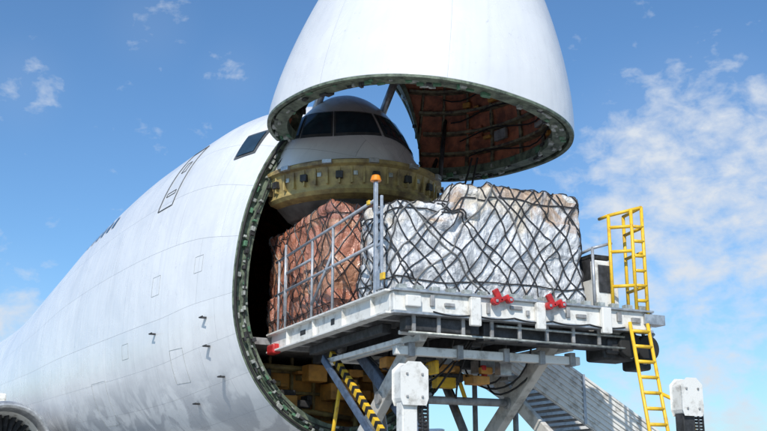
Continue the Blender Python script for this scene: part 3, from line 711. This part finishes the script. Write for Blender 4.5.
# ------------------------------------------------------------ ground
m,nt,b=new_mat('apron_concrete'); N=nt.nodes; tc=N.new('ShaderNodeTexCoord')
br=N.new('ShaderNodeTexBrick'); br.offset=0; br.inputs['Scale'].default_value=1; br.inputs['Brick Width'].default_value=7; br.inputs['Row Height'].default_value=7; br.inputs['Mortar Size'].default_value=.03
br.inputs['Color1'].default_value=(.36,.355,.34,1); br.inputs['Color2'].default_value=(.32,.315,.30,1); br.inputs['Mortar'].default_value=(.06,.06,.06,1)
L(nt,tc.outputs['Object'],br.inputs['Vector']); L(nt,br.outputs['Color'],b.inputs['Base Color']); b.inputs['Roughness'].default_value=.85
bm=bmesh.new(); bmesh.ops.create_grid(bm,x_segments=2,y_segments=2,size=3000); mk('ground',bm,m)

# ------------------------------------------------------------ camera
cam=bpy.data.cameras.new('camera'); co=bpy.data.objects.new('camera',cam); C.objects.link(co)
cam.sensor_width=36; cam.lens=36*1040/767; cam.clip_end=10000
co.location=(22.3,-9.85,1.6)
th=R(25.7); pi_=R(14.8)
d=Vector((-math.cos(th)*math.cos(pi_),math.sin(th)*math.cos(pi_),math.sin(pi_)))
co.rotation_euler=d.to_track_quat('-Z','Y').to_euler()
bpy.context.scene.camera=co
right=d.cross(Vector((0,0,1))).normalized(); up=right.cross(d)
# ------------------------------------------------------------ light
S=Vector((.62,-.44,.62)).normalized()
sun=bpy.data.lights.new('sun','SUN'); so=bpy.data.objects.new('sun',sun); C.objects.link(so)
sun.energy=4.0; sun.angle=R(.5); sun.color=(1,.94,.85); so.rotation_euler=(-S).to_track_quat('-Z','Y').to_euler()
so.location=(20,-20,30)
w=bpy.data.worlds.new('World'); bpy.context.scene.world=w; w.use_nodes=True; nt=w.node_tree; N=nt.nodes
bg=N['Background']; bg.inputs['Strength'].default_value=.125
sky=N.new('ShaderNodeTexSky'); sky.sky_type='NISHITA'; sky.sun_disc=False
sky.sun_elevation=math.asin(S.z); sky.sun_rotation=math.atan2(S.x,S.y); sky.air_density=1.0; sky.dust_density=.8; sky.ozone_density=2.5
tc=N.new('ShaderNodeTexCoord')
# world directions of the few cloud banks
def pix(u,v): return (d+right*((u-383.5)/1040)+up*((215.5-v)/1040)).normalized()
def blob(u,v,r0,r1):
    c=pix(u,v); vm=N.new('ShaderNodeVectorMath'); vm.operation='DISTANCE'; L(nt,tc.outputs['Generated'],vm.inputs[0]); vm.inputs[1].default_value=c
    mr=N.new('ShaderNodeMapRange'); mr.interpolation_type='SMOOTHSTEP'; mr.inputs['From Min'].default_value=r1; mr.inputs['From Max'].default_value=r0
    L(nt,vm.outputs['Value'],mr.inputs['Value']); return mr.outputs['Result']
def mth(op,a,b_):
    q=N.new('ShaderNodeMath'); q.operation=op
    for i,v in enumerate((a,b_)):
        if isinstance(v,(int,float)): q.inputs[i].default_value=v
        else: L(nt,v,q.inputs[i])
    return q.outputs[0]
mask=mth('MAXIMUM',mth('MAXIMUM',blob(705,200,.06,.18),mth('MULTIPLY',blob(20,85,.0,.06),.55)),mth('MAXIMUM',mth('MULTIPLY',blob(150,22,.0,.06),.45),mth('MULTIPLY',blob(0,330,.0,.10),1.0)))
mask=mth('MAXIMUM',mask,mth('MULTIPLY',blob(235,75,.0,.05),.35))
mask=mth('MAXIMUM',mask,mth('MULTIPLY',blob(710,380,.0,.18),.9))
mp=N.new('ShaderNodeMapping'); mp.inputs['Scale'].default_value=(1,1,1.6); L(nt,tc.outputs['Generated'],mp.inputs['Vector'])
n1=N.new('ShaderNodeTexNoise'); n1.inputs['Scale'].default_value=30; n1.inputs['Detail'].default_value=12; n1.inputs['Roughness'].default_value=.58; n1.inputs['Distortion'].default_value=.2
L(nt,mp.outputs['Vector'],n1.inputs['Vector'])
v=mth('ADD',n1.outputs['Fac'],mth('MULTIPLY',mask,.34))
r=N.new('ShaderNodeValToRGB'); r.color_ramp.elements[0].position=.64; r.color_ramp.elements[1].position=1.0
L(nt,v,r.inputs['Fac'])
tint=N.new('ShaderNodeMixRGB'); tint.blend_type='MULTIPLY'; tint.inputs['Fac'].default_value=1; tint.inputs['Color2'].default_value=(.74,1.02,1.22,1)
L(nt,sky.outputs['Color'],tint.inputs['Color1'])
mx=N.new('ShaderNodeMixRGB'); L(nt,mth('MULTIPLY',mth('ADD',r.outputs['Color'],mth('MULTIPLY',mask,.10)),.95),mx.inputs['Fac']); L(nt,tint.outputs['Color'],mx.inputs['Color1']); mx.inputs['Color2'].default_value=(5.6,6.1,6.8,1)
L(nt,mx.outputs['Color'],bg.inputs['Color'])
vs=bpy.context.scene.view_settings; vs.view_transform='Standard'; vs.look='None'; vs.exposure=0
